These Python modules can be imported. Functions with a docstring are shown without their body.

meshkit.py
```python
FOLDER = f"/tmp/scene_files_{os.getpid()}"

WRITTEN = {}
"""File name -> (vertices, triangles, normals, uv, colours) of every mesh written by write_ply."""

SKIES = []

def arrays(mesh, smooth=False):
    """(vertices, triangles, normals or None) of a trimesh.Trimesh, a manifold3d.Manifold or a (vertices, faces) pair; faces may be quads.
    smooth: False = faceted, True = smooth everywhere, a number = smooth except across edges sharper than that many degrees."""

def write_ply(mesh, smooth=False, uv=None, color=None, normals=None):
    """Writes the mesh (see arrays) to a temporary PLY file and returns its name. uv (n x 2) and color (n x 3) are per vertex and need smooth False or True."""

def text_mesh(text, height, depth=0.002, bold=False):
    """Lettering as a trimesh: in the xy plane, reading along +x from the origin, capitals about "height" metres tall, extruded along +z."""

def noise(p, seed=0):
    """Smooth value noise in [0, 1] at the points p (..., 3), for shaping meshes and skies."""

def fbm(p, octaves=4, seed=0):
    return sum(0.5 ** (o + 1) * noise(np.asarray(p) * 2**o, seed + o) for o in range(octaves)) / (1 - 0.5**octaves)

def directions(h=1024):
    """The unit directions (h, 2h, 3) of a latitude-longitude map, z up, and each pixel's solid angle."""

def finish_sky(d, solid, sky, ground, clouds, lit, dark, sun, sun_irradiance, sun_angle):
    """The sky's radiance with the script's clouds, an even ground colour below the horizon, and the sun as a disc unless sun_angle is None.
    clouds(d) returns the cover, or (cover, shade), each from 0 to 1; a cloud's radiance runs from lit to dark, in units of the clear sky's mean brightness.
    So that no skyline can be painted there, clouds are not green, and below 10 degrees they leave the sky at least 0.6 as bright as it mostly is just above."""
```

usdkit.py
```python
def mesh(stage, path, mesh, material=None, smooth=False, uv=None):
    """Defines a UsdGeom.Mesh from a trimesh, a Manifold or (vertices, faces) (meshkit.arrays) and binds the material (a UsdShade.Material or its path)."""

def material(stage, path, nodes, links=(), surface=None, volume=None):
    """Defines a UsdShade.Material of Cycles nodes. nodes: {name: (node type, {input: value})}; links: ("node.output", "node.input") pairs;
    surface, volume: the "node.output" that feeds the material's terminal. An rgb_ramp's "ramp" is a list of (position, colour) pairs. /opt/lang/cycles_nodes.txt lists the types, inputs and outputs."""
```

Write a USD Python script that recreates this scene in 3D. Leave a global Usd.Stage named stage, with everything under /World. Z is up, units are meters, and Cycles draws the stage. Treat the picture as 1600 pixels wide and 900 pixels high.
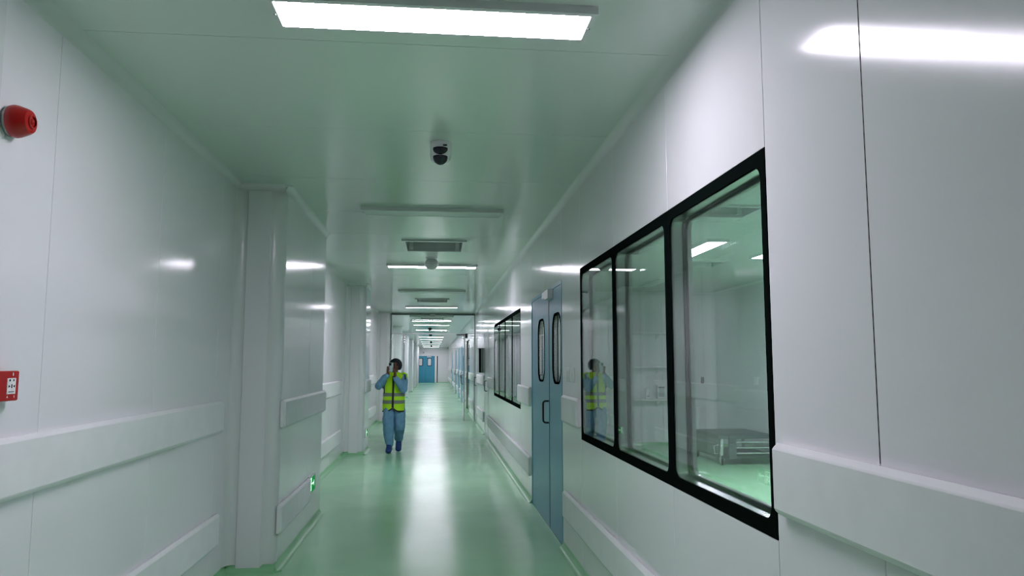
import math, random
import numpy as np, trimesh, manifold3d as m3
import shapely.geometry as sg
from shapely import affinity
import usdkit, meshkit
from pxr import Usd, UsdGeom, UsdShade, Gf, Sdf

stage = Usd.Stage.CreateInMemory()
UsdGeom.SetStageUpAxis(stage, 'Z'); UsdGeom.SetStageMetersPerUnit(stage, 1.0)
UsdGeom.Xform.Define(stage, '/World'); UsdGeom.Scope.Define(stage, '/World/Looks')
random.seed(7); rng = np.random.default_rng(7)

# ------------------------------------------------------------------ camera, exposure, light levels
EXPOSURE = 0.0
LAMP = 35.0            # radiance of the lit corridor panels
ROOM_LAMP = 95.0
CAM_Z = 1.5
FPX = 1160.0
pitch = math.atan(119 / FPX)
yaw = math.atan(120 * math.cos(pitch) / FPX)
fwd = np.array([math.sin(yaw) * math.cos(pitch), math.cos(yaw) * math.cos(pitch), math.sin(pitch)])
rgt = np.array([math.cos(yaw), -math.sin(yaw), 0.0]); upv = np.cross(rgt, fwd)
cam = UsdGeom.Camera.Define(stage, '/World/camera')
cam.AddTransformOp().Set(Gf.Matrix4d(*[*rgt, 0], *[*upv, 0], *[*(-fwd), 0], 0, 0, CAM_Z, 1))
cam.CreateHorizontalApertureAttr(36.0); cam.CreateVerticalApertureAttr(20.25)
cam.CreateFocalLengthAttr(36.0 * FPX / 1600)
cam.CreateClippingRangeAttr(Gf.Vec2f(0.05, 200))
cam.CreateExposureAttr(EXPOSURE)

# ------------------------------------------------------------------ materials
def mat(name, color, rough=0.5, metal=0.0, spec=0.5, **kw):
    d = dict(base_color=color, roughness=rough, metallic=metal, specular_ior_level=spec); d.update(kw)
    return usdkit.material(stage, '/World/Looks/' + name, {'p': ('principled_bsdf', d)}, surface='p.BSDF')

def mat_noise(name, c1, c2, scale, rough=0.5, bump=0.0, bscale=60, detail=3, spec=0.5, r2=None, **kw):
    n = {'tc': ('texture_coordinate', {}), 'n': ('noise_texture', {'scale': scale, 'detail': detail}),
         'r': ('rgb_ramp', {'ramp': [(0.35, c1), (0.65, c2)]}),
         'p': ('principled_bsdf', dict(roughness=rough, specular_ior_level=spec, **kw))}
    l = [('tc.object', 'n.vector'), ('n.fac', 'r.fac'), ('r.color', 'p.base_color')]
    if bump:
        n['bn'] = ('noise_texture', {'scale': bscale, 'detail': 2}); n['b'] = ('bump', {'strength': bump, 'distance': 0.002})
        l += [('tc.object', 'bn.vector'), ('bn.fac', 'b.height'), ('b.normal', 'p.normal')]
    if r2 is not None:
        n['mr'] = ('map_range', {'from_min': 0.3, 'from_max': 0.7, 'to_min': rough, 'to_max': r2})
        l += [('n.fac', 'mr.value'), ('mr.result', 'p.roughness')]
    return usdkit.material(stage, '/World/Looks/' + name, n, l, surface='p.BSDF')

def glass_mat(name, tint=(0.93, 0.97, 0.95)):
    n = {'g': ('geometry', {}), 'm': ('math', {'math_type': 'multiply', 'value2': -(1.5 - 1 / 1.5)}),
         'a': ('math', {'math_type': 'add', 'value2': 1.5}), 'f': ('fresnel', {}),
         't': ('transparent_bsdf', {'color': tint}), 'gl': ('glossy_bsdf', {'color': (0.68, 0.68, 0.68), 'roughness': 0.0}), 'x': ('mix_closure', {})}
    l = [('g.backfacing', 'm.value1'), ('m.value', 'a.value1'), ('a.value', 'f.IOR'), ('f.fac', 'x.fac'), ('t.BSDF', 'x.closure1'), ('gl.BSDF', 'x.closure2')]
    return usdkit.material(stage, '/World/Looks/' + name, n, l, surface='x.closure')

def emit_mat(name, color, strength):
    return usdkit.material(stage, '/World/Looks/' + name, {'e': ('emission', {'color': color, 'strength': strength})}, surface='e.emission')

M = {}
M['panel'] = mat('painted_steel_panel', (0.80, 0.80, 0.82), 0.13, spec=0.5)
M['ceiling'] = mat('painted_steel_ceiling', (0.67, 0.75, 0.70), 0.15, spec=0.5)
M['seal'] = mat('grey_sealant', (0.55, 0.56, 0.57), 0.6)
M['seal_dark'] = mat('dark_joint', (0.05, 0.05, 0.05), 0.7)
M['trim'] = mat('white_aluminium_trim', (0.72, 0.74, 0.74), 0.16)
M['rail'] = mat_noise('white_vinyl_rail', (0.80, 0.81, 0.82), (0.83, 0.84, 0.85), 9, 0.45, bump=0.15, bscale=500)
M['floor'] = mat_noise('green_epoxy_floor', (0.37, 0.72, 0.425), (0.40, 0.75, 0.455), 0.8, 0.16, r2=0.23, detail=5, spec=0.5)
M['skirting'] = mat('green_epoxy_skirting', (0.26, 0.56, 0.30), 0.3)
M['blue'] = mat('blue_painted_steel_door', (0.06, 0.31, 0.46), 0.32, spec=0.4)
M['pale_door'] = mat('pale_painted_door', (0.70, 0.76, 0.78), 0.2)
M['black'] = mat('black_rubber_border', (0.004, 0.007, 0.006), 0.7, spec=0.0)
M['black_plastic'] = mat('black_plastic', (0.015, 0.016, 0.018), 0.4)
M['rubber'] = mat('black_rubber', (0.03, 0.03, 0.03), 0.7)
M['shelf'] = mat('bright_shelf_metal', (0.88, 0.88, 0.88), 0.42, metal=0.6)
M['steel'] = mat('brushed_stainless_steel', (0.62, 0.63, 0.64), 0.22, metal=1.0)
M['trolley_steel'] = mat('trolley_steel', (0.10, 0.125, 0.12), 0.35, metal=0.5)
M['steel_dark'] = mat('dark_stainless_steel', (0.20, 0.24, 0.23), 0.35, metal=0.7)
M['alu'] = mat('anodised_aluminium', (0.7, 0.7, 0.71), 0.35, metal=1.0)
M['white_plastic'] = mat('white_plastic', (0.82, 0.82, 0.82), 0.35)
M['pale_plastic'] = mat('pale_grey_plastic', (0.64, 0.66, 0.65), 0.3)
M['grey_plastic'] = mat('grey_plastic', (0.42, 0.44, 0.45), 0.4)
M['glass'] = glass_mat('clear_window_glass')
M['tint_glass'] = glass_mat('green_edged_glass', (0.95, 0.985, 0.97))
M['lamp'] = emit_mat('lit_diffuser', (1.02, 0.94, 1.10), LAMP)
M['room_lamp'] = emit_mat('lit_room_diffuser', (1.06, 0.92, 1.16), ROOM_LAMP)
M['unlit'] = mat('unlit_diffuser', (0.72, 0.76, 0.74), 0.35)
M['red'] = mat('red_plastic', (0.42, 0.012, 0.012), 0.22)
M['exit_green'] = emit_mat('exit_sign_green', (0.01, 0.22, 0.05), 1.0)
M['exit_white'] = emit_mat('exit_sign_white', (0.55, 1.0, 0.68), 1.6)
M['lens'] = mat('dark_camera_dome', (0.004, 0.006, 0.015), 0.05)
M['skin'] = mat('brown_skin', (0.15, 0.06, 0.035), 0.5)
M['lip'] = mat('lip', (0.16, 0.045, 0.035), 0.5)
M['eye'] = mat('dark_eye', (0.01, 0.008, 0.007), 0.15)
M['scrubs'] = mat_noise('blue_coverall_cloth', (0.13, 0.30, 0.46), (0.17, 0.36, 0.53), 14, 0.8, bump=0.5, bscale=40)
M['vest'] = mat('yellow_green_vest', (0.48, 0.86, 0.01), 0.7)
M['reflective'] = mat('grey_reflective_tape', (0.20, 0.24, 0.20), 0.4)
M['vest_trim'] = mat('black_vest_trim', (0.012, 0.014, 0.014), 0.6)
M['navy'] = mat('navy_cap_cloth', (0.010, 0.014, 0.022), 0.75)
M['shoe'] = mat('navy_shoe_cover', (0.012, 0.045, 0.19), 0.35)
M['phone'] = mat('pale_phone_back', (0.45, 0.55, 0.55), 0.25)
M['print'] = mat('black_print', (0.01, 0.01, 0.015), 0.6)

# ------------------------------------------------------------------ naming helpers
_used = {}
def _path(parent, name):
    base = (parent.GetPath().pathString if parent is not None else '/World')
    k = (base, name); n = _used.get(k, 0); _used[k] = n + 1
    return f'{base}/{name}' if n == 0 else f'{base}/{name}_{n:03d}'
def _tag(p, label=None, cat=None, group=None, kind=None):
    for k, v in (('label', label), ('category', cat), ('group', group), ('kind', kind)):
        if v: p.SetCustomDataByKey(k, v)
    return p
def thing(name, label=None, cat=None, loc=(0, 0, 0), group=None, kind=None):
    x = UsdGeom.Xform.Define(stage, _path(None, name))
    x.AddTranslateOp().Set(Gf.Vec3d(*map(float, loc)))
    _tag(x.GetPrim(), label, cat, group, kind); p = x.GetPrim(); ORG[p.GetPath().pathString] = np.array(loc, float)
    return p
ORG = {}
def origin(parent):
    if parent is None: return np.zeros(3)
    s = parent.GetPath().pathString
    while s not in ORG: s = s.rpartition('/')[0]
    return ORG[s]
def part(name, mesh, m, parent=None, smooth=30, label=None, cat=None, group=None, kind=None):
    """mesh in world coordinates; stored relative to the thing's base."""
    if isinstance(mesh, list): mesh = cat_(mesh)
    if hasattr(mesh, 'to_mesh'):
        mm = mesh.to_mesh(); mesh = trimesh.Trimesh(mm.vert_properties[:, :3], mm.tri_verts, process=False)
    mesh = mesh.copy(); mesh.apply_translation(-origin(parent))
    g = usdkit.mesh(stage, _path(parent, name), mesh, M[m] if isinstance(m, str) else m, smooth=smooth)
    _tag(g.GetPrim(), label, cat, group, kind)
    return g.GetPrim()
def struct(name, mesh, m, smooth=False, label=None):
    return part(name, mesh, m, None, smooth, label, kind='structure')
def copy_of(src, loc, label, cat=None, group=None):
    name = src.GetName().split('_0')[0] if src.GetName()[-3:].isdigit() else src.GetName()
    x = UsdGeom.Xform.Define(stage, _path(None, name)); p = x.GetPrim()
    p.GetReferences().AddInternalReference(src.GetPath()); p.SetInstanceable(True)
    UsdGeom.XformCommonAPI(x).SetTranslate(Gf.Vec3d(*map(float, loc)))
    _tag(p, label, cat or src.GetCustomDataByKey('category'), group)
    return p

# ------------------------------------------------------------------ mesh helpers
def cat_(l): return trimesh.util.concatenate(l)
def box(x0, x1, y0, y1, z0, z1):
    b = trimesh.creation.box((x1 - x0, y1 - y0, z1 - z0)); b.apply_translation(((x0 + x1) / 2, (y0 + y1) / 2, (z0 + z1) / 2)); return b
def cbox(x0, x1, y0, y1, z0, z1, c=0.003):
    """box with chamfered edges"""
    P = []
    for sx in (0, 1):
        for sy in (0, 1):
            for sz in (0, 1):
                p = [x1 if sx else x0, y1 if sy else y0, z1 if sz else z0]
                s = [-1 if sx else 1, -1 if sy else 1, -1 if sz else 1]
                for k in range(3):
                    q = [p[i] + (s[i] * c if i != k else 0) for i in range(3)]; P.append(q)
    return trimesh.PointCloud(np.array(P)).convex_hull
def rbox(x0, x1, y0, y1, z0, z1, r, n=8):
    S = []
    for x in (x0 + r, x1 - r):
        for y in (y0 + r, y1 - r):
            for z in (z0 + r, z1 - r):
                s = trimesh.creation.uv_sphere(radius=r, count=(n, n)); s.apply_translation((x, y, z)); S.append(s.vertices)
    return trimesh.PointCloud(np.vstack(S)).convex_hull
def ext(poly, h, axis, base):
    """extrude polygon: axis x -> (y,z) plane; y -> (x,z) plane; z -> (x,y) plane."""
    polys = getattr(poly, 'geoms', [poly]); out = []
    for g in polys:
        t = trimesh.creation.extrude_polygon(g, h, engine='earcut'); v = t.vertices
        if axis == 'z': t.vertices = v + [0, 0, base]
        elif axis == 'x': t.vertices = np.c_[v[:, 2] + base, v[:, 0], v[:, 1]]
        else:
            t.vertices = np.c_[v[:, 0], v[:, 2] + base, v[:, 1]]; t.invert()
        out.append(t)
    return cat_(out)
def rrect(a0, a1, b0, b1, r=0.0, n=8):
    p = sg.box(a0, b0, a1, b1)
    return p.buffer(-r).buffer(r, quad_segs=n) if r > 0 else p
def tube(points, r, n=10, closed=False):
    """round bar through the points with mitred sections"""
    P = np.array(points, float); k = len(P); T = np.zeros_like(P)
    for i in range(k):
        a = P[(i - 1) % k] if (closed or i > 0) else P[i]; b = P[(i + 1) % k] if (closed or i < k - 1) else P[i]
        t = b - a; T[i] = t / np.linalg.norm(t)
    ref = np.array([0, 0, 1.0]) if abs(T[0][2]) < 0.9 else np.array([1.0, 0, 0])
    u = np.cross(T[0], ref); u /= np.linalg.norm(u); V = []
    for i in range(k):
        u = u - T[i] * (u @ T[i]); u /= np.linalg.norm(u); w = np.cross(T[i], u)
        for j in range(n):
            a = 2 * math.pi * j / n; V.append(P[i] + r * (math.cos(a) * u + math.sin(a) * w))
    F = []
    for i in range(k if closed else k - 1):
        for j in range(n):
            a = i * n + j; b = i * n + (j + 1) % n; c = ((i + 1) % k) * n + (j + 1) % n; d = ((i + 1) % k) * n + j
            F += [[a, b, c], [a, c, d]]
    if not closed:
        V += [P[0], P[-1]]; s, e = len(V) - 2, len(V) - 1
        for j in range(n):
            F += [[s, (j + 1) % n, j], [e, (k - 1) * n + j, (k - 1) * n + (j + 1) % n]]
    t = trimesh.Trimesh(np.array(V), np.array(F), process=False); t.fix_normals(); return t
def lathe(prof, axis='z', at=(0, 0, 0), n=24):
    t = trimesh.creation.revolve(np.array(prof, float), sections=n)
    if axis == 'x': t.vertices = np.c_[t.vertices[:, 2], t.vertices[:, 0], t.vertices[:, 1]]
    elif axis == '-y':
        t.vertices = np.c_[t.vertices[:, 0], -t.vertices[:, 2], t.vertices[:, 1]]
    t.fix_normals(); t.apply_translation(at); return t

# ------------------------------------------------------------------ main dimensions (metres; the corridor runs along +y, camera at the origin)
XR, XL, H = 1.065, -1.5, 2.86
Y0, Y1 = -12.0, 61.0
WT = 0.10                                  # sandwich-panel thickness
WIN1 = (2.273, 5.405, 0.955, 2.208)
DOOR1 = (6.22, 8.20, 0.0, 2.215)
WIN2 = (9.30, 13.50, 0.94, 2.21)
DOOR2 = (14.96, 16.10, 0.0, 2.2)
DOOR3 = (18.90, 19.95, 0.0, 2.2)
DOOR4 = (23.3, 25.6, 0.0, 2.3)
DOOR6, DOOR7, DOOR8, DOOR9 = (28.8, 30.7, 0, 2.2), (32.6, 34.4, 0, 2.2), (37.6, 39.6, 0, 2.2), (46.0, 48.0, 0, 2.2)
OPEN_R = [WIN1, DOOR1, WIN2, DOOR2, DOOR3, DOOR4, DOOR6, DOOR7, DOOR8, DOOR9]
RX1, RY0, RY1 = 5.3, -0.5, 13.7            # observation room behind window_1 and window_2
GAP = 0.003

# ------------------------------------------------------------------ large structure: floor, ceiling, walls
struct('floor', box(XL - 0.2, XR + 0.06, Y0 - 0.1, Y1 + 0.1, -0.12, 0.0), 'floor')
struct('floor_room', box(XR + 0.06, RX1 + 0.1, RY0 - 0.1, RY1 + 0.1, -0.12, 0.0), 'floor')

def wall_panels(parent, joints, openings, x0, x1, z0, z1, ztop_extra=0.0, skip=()):
    """panels between the joints, with the openings left free; each panel one mesh"""
    for a, b in zip(joints[:-1], joints[1:]):
        g = GAP
        cuts = [o for o in openings if o[0] < b - 1e-4 and o[1] > a + 1e-4]
        zs = [(z0, z1)]
        for o in cuts:
            zs = [(z0, o[2]), (o[3], z1)] if o[2] > z0 + 0.01 else [(o[3], z1)]
        for za, zb in zs:
            if zb - za < 0.02: continue
            part('panel', cbox(x0, x1, a + g / 2, b - g / 2, za, zb, 0.0012), 'panel', parent, smooth=False)
def joints_for(openings, start, stop, step, extra=()):
    s = sorted(set([start, stop] + [o[i] for o in openings for i in (0, 1)] + list(extra)))
    out = [s[0]]
    for b in s[1:]:
        a = out[-1]; n = max(1, round((b - a) / step)) if b - a > step * 1.3 else 1
        inside = any(o[0] <= a + 1e-6 and o[1] >= b - 1e-6 for o in openings)
        for i in range(1, n + 1): out.append(a + (b - a) * i / n)
    return out

wr = thing('wall_right', kind='structure')
jr = joints_for(OPEN_R, Y0, Y1, 1.12, extra=(1.715, 0.56, 3.301, 4.358))
wall_panels(wr, jr, OPEN_R, XR, XR + WT, 0.0, H)
core = sg.box(Y0, 0.0, Y1, H)
for o in OPEN_R: core = core.difference(sg.box(o[0] - 0.001, o[2] - (0.1 if o[2] == 0 else 0), o[1] + 0.001, o[3]))
part('sealant', ext(core, WT - 0.012, 'x', XR + 0.006), 'seal', wr, smooth=False)
part('open_joint', box(XR - 0.0004, XR + 0.02, 1.715 - 0.0022, 1.715 + 0.0022, 1.262, H - 0.05), 'seal_dark', wr, smooth=False, label='dark open joint between two wall panels')

COLS = [(5.72, 7.87, -1.15), (12.75, 13.65, -1.178), (19.7, 20.02, -1.2)] + [(19.7 + 7 * k, 20.5 + 7 * k, -1.2) for k in range(1, 6)]
wl = thing('wall_left', kind='structure')
jl = [Y0]
y = 3.03 - 1.15 * 13
while y < Y1 - 0.3:
    if y > Y0 + 0.2: jl.append(y)
    y += 1.15
jl.append(Y1)
wall_panels(wl, jl, [], XL - WT, XL, 0.0, H)
part('sealant', box(XL - WT + 0.006, XL - 0.006, Y0, Y1, 0, H), 'seal', wl, smooth=False)

ce = thing('ceiling', kind='structure')
cj = [Y0]; y = 5.46 - 1.19 * 15
while y < Y1 - 0.3:
    if y > Y0 + 0.2: cj.append(y)
    y += 1.19
cj.append(Y1)
VENTS = [(-0.025, 8.5), (-0.075, 15.9), (-0.1, 22.2)]
VW, VD = 0.355, 0.39
LIGHT_AT = [(-4.6, 0), (-1.0, 0), (2.79, 1), (6.55, 0), (10.22, 1), (13.8, 0), (17.65, 1), (21.2, 0), (23.2, 1), (25.6, 1), (29.4, 1), (33.2, 1), (37.1, 1), (41.0, 1), (45.0, 1), (49.5, 1), (54.5, 1), (59.3, 1)]
for a, b in zip(cj[:-1], cj[1:]):
    pl = sg.box(XL - WT, a + GAP / 2, XR + WT, b - GAP / 2)
    for vx, vy in VENTS: pl = pl.difference(sg.box(vx - VW + 0.015, vy - VD + 0.015, vx + VW - 0.015, vy + VD - 0.015))
    part('panel', ext(pl, 0.05, 'z', H), 'ceiling', ce, smooth=False)
bk = sg.box(XL - WT, Y0, XR + WT, Y1)
for vx, vy in VENTS: bk = bk.difference(sg.box(vx - VW + 0.015, vy - VD + 0.015, vx + VW - 0.015, vy + VD - 0.015))
part('sealant', ext(bk, 0.05, 'z', H + 0.006), 'seal', ce, smooth=False)
ce2 = thing('ceiling_room', kind='structure')
RVENTS = [(2.58, 6.27), (3.57, 9.67)]
for a, b in zip(np.linspace(RY0, RY1, 13)[:-1], np.linspace(RY0, RY1, 13)[1:]):
    pl = sg.box(XR + WT, a + GAP / 2, RX1, b - GAP / 2)
    for vx, vy in RVENTS: pl = pl.difference(sg.box(vx - 0.235, vy - 0.235, vx + 0.235, vy + 0.235))
    part('panel', ext(pl, 0.05, 'z', H), 'ceiling', ce2, smooth=False)

# end walls of the corridor
wf = thing('wall_far', kind='structure')
ED = (-1.47, 0.21, 2.16)                   # far double door with its side panel
for x0, x1, z0, z1 in ((XL - WT, ED[0], 0, H), (ED[1], XR + WT, 0, H), (ED[0], ED[1], ED[2], H)):
    part('panel', cbox(x0, x1, Y1, Y1 + WT, z0, z1, 0.001), 'panel', wf, smooth=False)
wb = thing('wall_back', kind='structure')
for x0, x1 in ((XL - WT, -0.65), (-0.65, 0.2), (0.2, XR + WT)):
    part('panel', cbox(x0 + 0.001, x1 - 0.001, Y0 - WT, Y0, 0, H, 0.001), 'panel', wb, smooth=False)

# observation room walls
for nm, rects in (('wall_room_far', [(x, x + 1.03) for x in np.arange(XR + WT, RX1 - 0.5, 1.033)]),):
    w = thing(nm, kind='structure')
    for a, b in rects: part('panel', cbox(a + 0.001, min(b, RX1) - 0.001, RY1, RY1 + 0.05, 0, H, 0.001), 'panel', w, smooth=False)
w = thing('wall_room_right', kind='structure')
yy = np.linspace(RY0, RY1, 14)
for a, b in zip(yy[:-1], yy[1:]): part('panel', cbox(RX1, RX1 + 0.05, a + 0.0015, b - 0.0015, 0, H, 0.001), 'panel', w, smooth=False)
w = thing('wall_room_near', kind='structure')
for a in np.arange(XR + WT, RX1 - 0.5, 1.033): part('panel', cbox(a + 0.001, min(a + 1.032, RX1), RY0 - 0.05, RY0, 0, H, 0.001), 'panel', w, smooth=False)

# lobby behind the glass door
struct('floor_lobby', box(XR + 0.06, 3.2, 22.4, 26.6, -0.12, 0), 'floor')
struct('wall_lobby', [box(3.2, 3.25, 22.4, 26.6, 0, H), box(XR + WT, 3.2, 22.35, 22.4, 0, H), box(XR + WT, 3.2, 26.6, 26.65, 0, H)], 'panel')
struct('ceiling_lobby', box(XR + WT, 3.2, 22.4, 26.6, H, H + 0.05), 'ceiling')

# ------------------------------------------------------------------ coved trims and skirtings
def cove_poly(cx, cz, sx, sz, r, n=7):
    """quarter-round fillet in a corner (cx,cz); the room lies towards (sx,sz)"""
    pts = [(cx - sx * 0.001, cz - sz * 0.001), (cx + sx * r, cz - sz * 0.001)]
    for i in range(n + 1):
        a = math.pi / 2 * i / n
        pts.append((cx + sx * (r - r * math.sin(a)), cz + sz * (r - r * math.cos(a))))
    pts.append((cx - sx * 0.001, cz + sz * r))
    p = sg.Polygon(pts); return p if p.is_valid else p.buffer(0)
def cove_y(x, z, sx, sz, r, a, b): return ext(cove_poly(x, z, sx, sz, r), b - a, 'y', a)
def cove_x(y, z, sy, sz, r, a, b): return ext(cove_poly(y, z, sy, sz, r), b - a, 'x', a)
def cove_z(x, y, sx, sy, r, a, b): return ext(cove_poly(x, y, sx, sy, r), b - a, 'z', a)
CR = 0.05; SK = 0.055
struct('trim_1', cove_y(XR, H, -1, -1, CR, Y0, 20.08), 'trim', smooth=40)
struct('trim_2', cove_y(XR, H, -1, -1, CR, 20.12, Y1), 'trim', smooth=40)
lt = []
lastY = Y0
for a, b, xc in COLS:
    lt.append(cove_y(XL, H, 1, -1, CR, lastY, a)); lastY = b
lt.append(cove_y(XL, H, 1, -1, CR, lastY, Y1))
struct('trim_3', lt, 'trim', smooth=40)
# the vertical cover strip on the near left wall
struct('trim_4', rbox(XL - 0.004, XL + 0.004, 2.585, 2.640, 0.06, H - 0.05, 0.004, 6), 'trim', smooth=40)
segs, lastY = [], Y0
for o in sorted(o for o in OPEN_R if o[2] == 0): segs.append((lastY, o[0])); lastY = o[1]
segs.append((lastY, Y1))
struct('baseboard_right', [cove_y(XR, 0, -1, 1, SK, a, b) for a, b in segs], 'skirting', smooth=40)
segs, lastY = [], Y0
for a, b, xc in COLS: segs.append((lastY, a)); lastY = b
segs.append((lastY, Y1))
struct('baseboard_left', [cove_y(XL, 0, 1, 1, SK, a, b) for a, b in segs], 'skirting', smooth=40)
struct('baseboard_far', [cove_x(Y1, 0, -1, 1, SK, ED[1], XR)], 'skirting', smooth=40)
struct('baseboard_room', [cove_x(RY1, 0, -1, 1, SK, XR + WT, RX1), cove_y(RX1, 0, -1, 1, SK, RY0, RY1)], 'skirting', smooth=40)
struct('trim_5', [cove_x(RY1, H, -1, -1, CR, XR + WT, RX1), cove_y(RX1, H, -1, -1, CR, RY0, RY1), cove_z(RX1, RY1, -1, -1, 0.06, SK, H - CR)], 'trim', smooth=40)

# ------------------------------------------------------------------ columns standing proud of the left wall
col_words = ['wide white panelled column nearest the camera on the left wall', 'slim white panelled column beyond the wide column, left of the walking person',
             'slim white column against the left post of the glass partition']
for i, (a, b, xc) in enumerate(COLS):
    lab = col_words[i] if i < 3 else 'narrow white wall column seen through the glass partition, left side'
    c = thing('wall_column', lab, 'column', (XL, a, 0), group=None if i < 3 else 'columns beyond the glass partition')
    r = 0.10
    part('front_panel', cbox(XL + 0.077, xc - r, a - 0.005, a + 0.02, 0.03, H - 0.045, 0.0015), 'panel', c, smooth=False)
    part('core', ext(sg.Polygon([(XL + 0.001, a + 0.006), (xc - r - 0.02, a + 0.006), (xc - 0.006, a + r + 0.02), (xc - 0.006, b - 0.004), (XL + 0.001, b - 0.004)]), H - 0.002, 'z', 0), 'seal', c, smooth=False)
    ys = [a + r] + ([7.0] if i == 0 else []) + [b - (0.012 if i == 0 else 0)]
    for p, q in zip(ys[:-1], ys[1:]):
        part('side_panel', cbox(xc - 0.02, xc, p + 0.0015, q - 0.0015, 0, H, 0.0008), 'panel', c, smooth=False)
    part('rear_panel', cbox(XL + 0.002, xc - 0.001, b - 0.012, b, 0, H, 0.0008), 'panel', c, smooth=False)
    pie = sg.Polygon([(xc - r, a + r)] + [(xc - r + (r + 0.002) * math.sin(t), a + r - (r + 0.002) * math.cos(t)) for t in np.linspace(0, math.pi / 2, 9)])
    part('corner_trim', ext(pie, H, 'z', 0), 'trim', c, smooth=40)
    part('corner_trim', cove_z(XL, a, 1, -1, 0.075, SK, H - CR), 'trim', c, smooth=40)
    part('ceiling_trim', [cove_x(a, H, -1, -1, CR, XL, xc + 0.0), cove_y(xc, H, 1, -1, CR, a - 0.0, b + 0.03), 
                          trimesh.intersections.slice_mesh_plane(cove_x(a, H, -1, -1, CR, xc, xc + CR), (1, 1, 0), (xc, a - 0.0, H)) if False else ext(sg.Polygon([(xc, a), (xc, a - CR), (xc + CR, a)]), 0.012, 'z', H - 0.012)], 'trim', c, smooth=40)
    part('floor_cove', [cove_x(a, 0, -1, 1, SK, XL, xc), cove_y(xc, 0, 1, 1, SK, a, b), ext(sg.Polygon([(xc, a), (xc, a - SK), (xc + SK, a)]), 0.012, 'z', 0)], 'skirting', c, smooth=40)

# ------------------------------------------------------------------ windows
def window(name, W, n, reveal_x):
    w = thing(name, kind='structure', loc=(XR, W[0], W[2]))
    step = (W[1] - W[0]) / n
    for i in range(n):
        a, b = W[0] + i * step + 0.002, W[0] + (i + 1) * step - 0.002
        outer = rrect(a, b, W[2] + 0.001, W[3] - 0.001)
        inner = rrect(a + 0.038, b - 0.038, W[2] + 0.05, W[3] - 0.05, 0.05)
        part('glass_pane', ext(rrect(a + 0.001, b - 0.001, W[2] + 0.002, W[3] - 0.002), 0.006, 'x', XR + 0.0025), 'glass', w, smooth=False)
        part('black_border', ext(outer.difference(inner), 0.003, 'x', XR - 0.001), 'black', w, smooth=False)
        part('steel_jamb', ext(outer.difference(inner.buffer(-0.0005)), 0.062, 'x', XR + 0.0100), 'steel', w, smooth=40)
        inn2 = rrect(a + 0.048, b - 0.048, W[2] + 0.06, W[3] - 0.06, 0.045)
        part('inner_gasket', ext(inner.difference(inn2), 0.012, 'x', XR + 0.0605), 'black', w, smooth=False)
        part('glass_pane', ext(rrect(a + 0.001, b - 0.001, W[2] + 0.002, W[3] - 0.002), 0.006, 'x', XR + 0.0755), 'glass', w, smooth=False)
        part('inner_border', ext(outer.difference(inn2), 0.018, 'x', XR + 0.082), 'trim', w, smooth=False)
    return w
window('window_1', WIN1, 3, None)
window('window_2', WIN2, 4, None)

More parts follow.
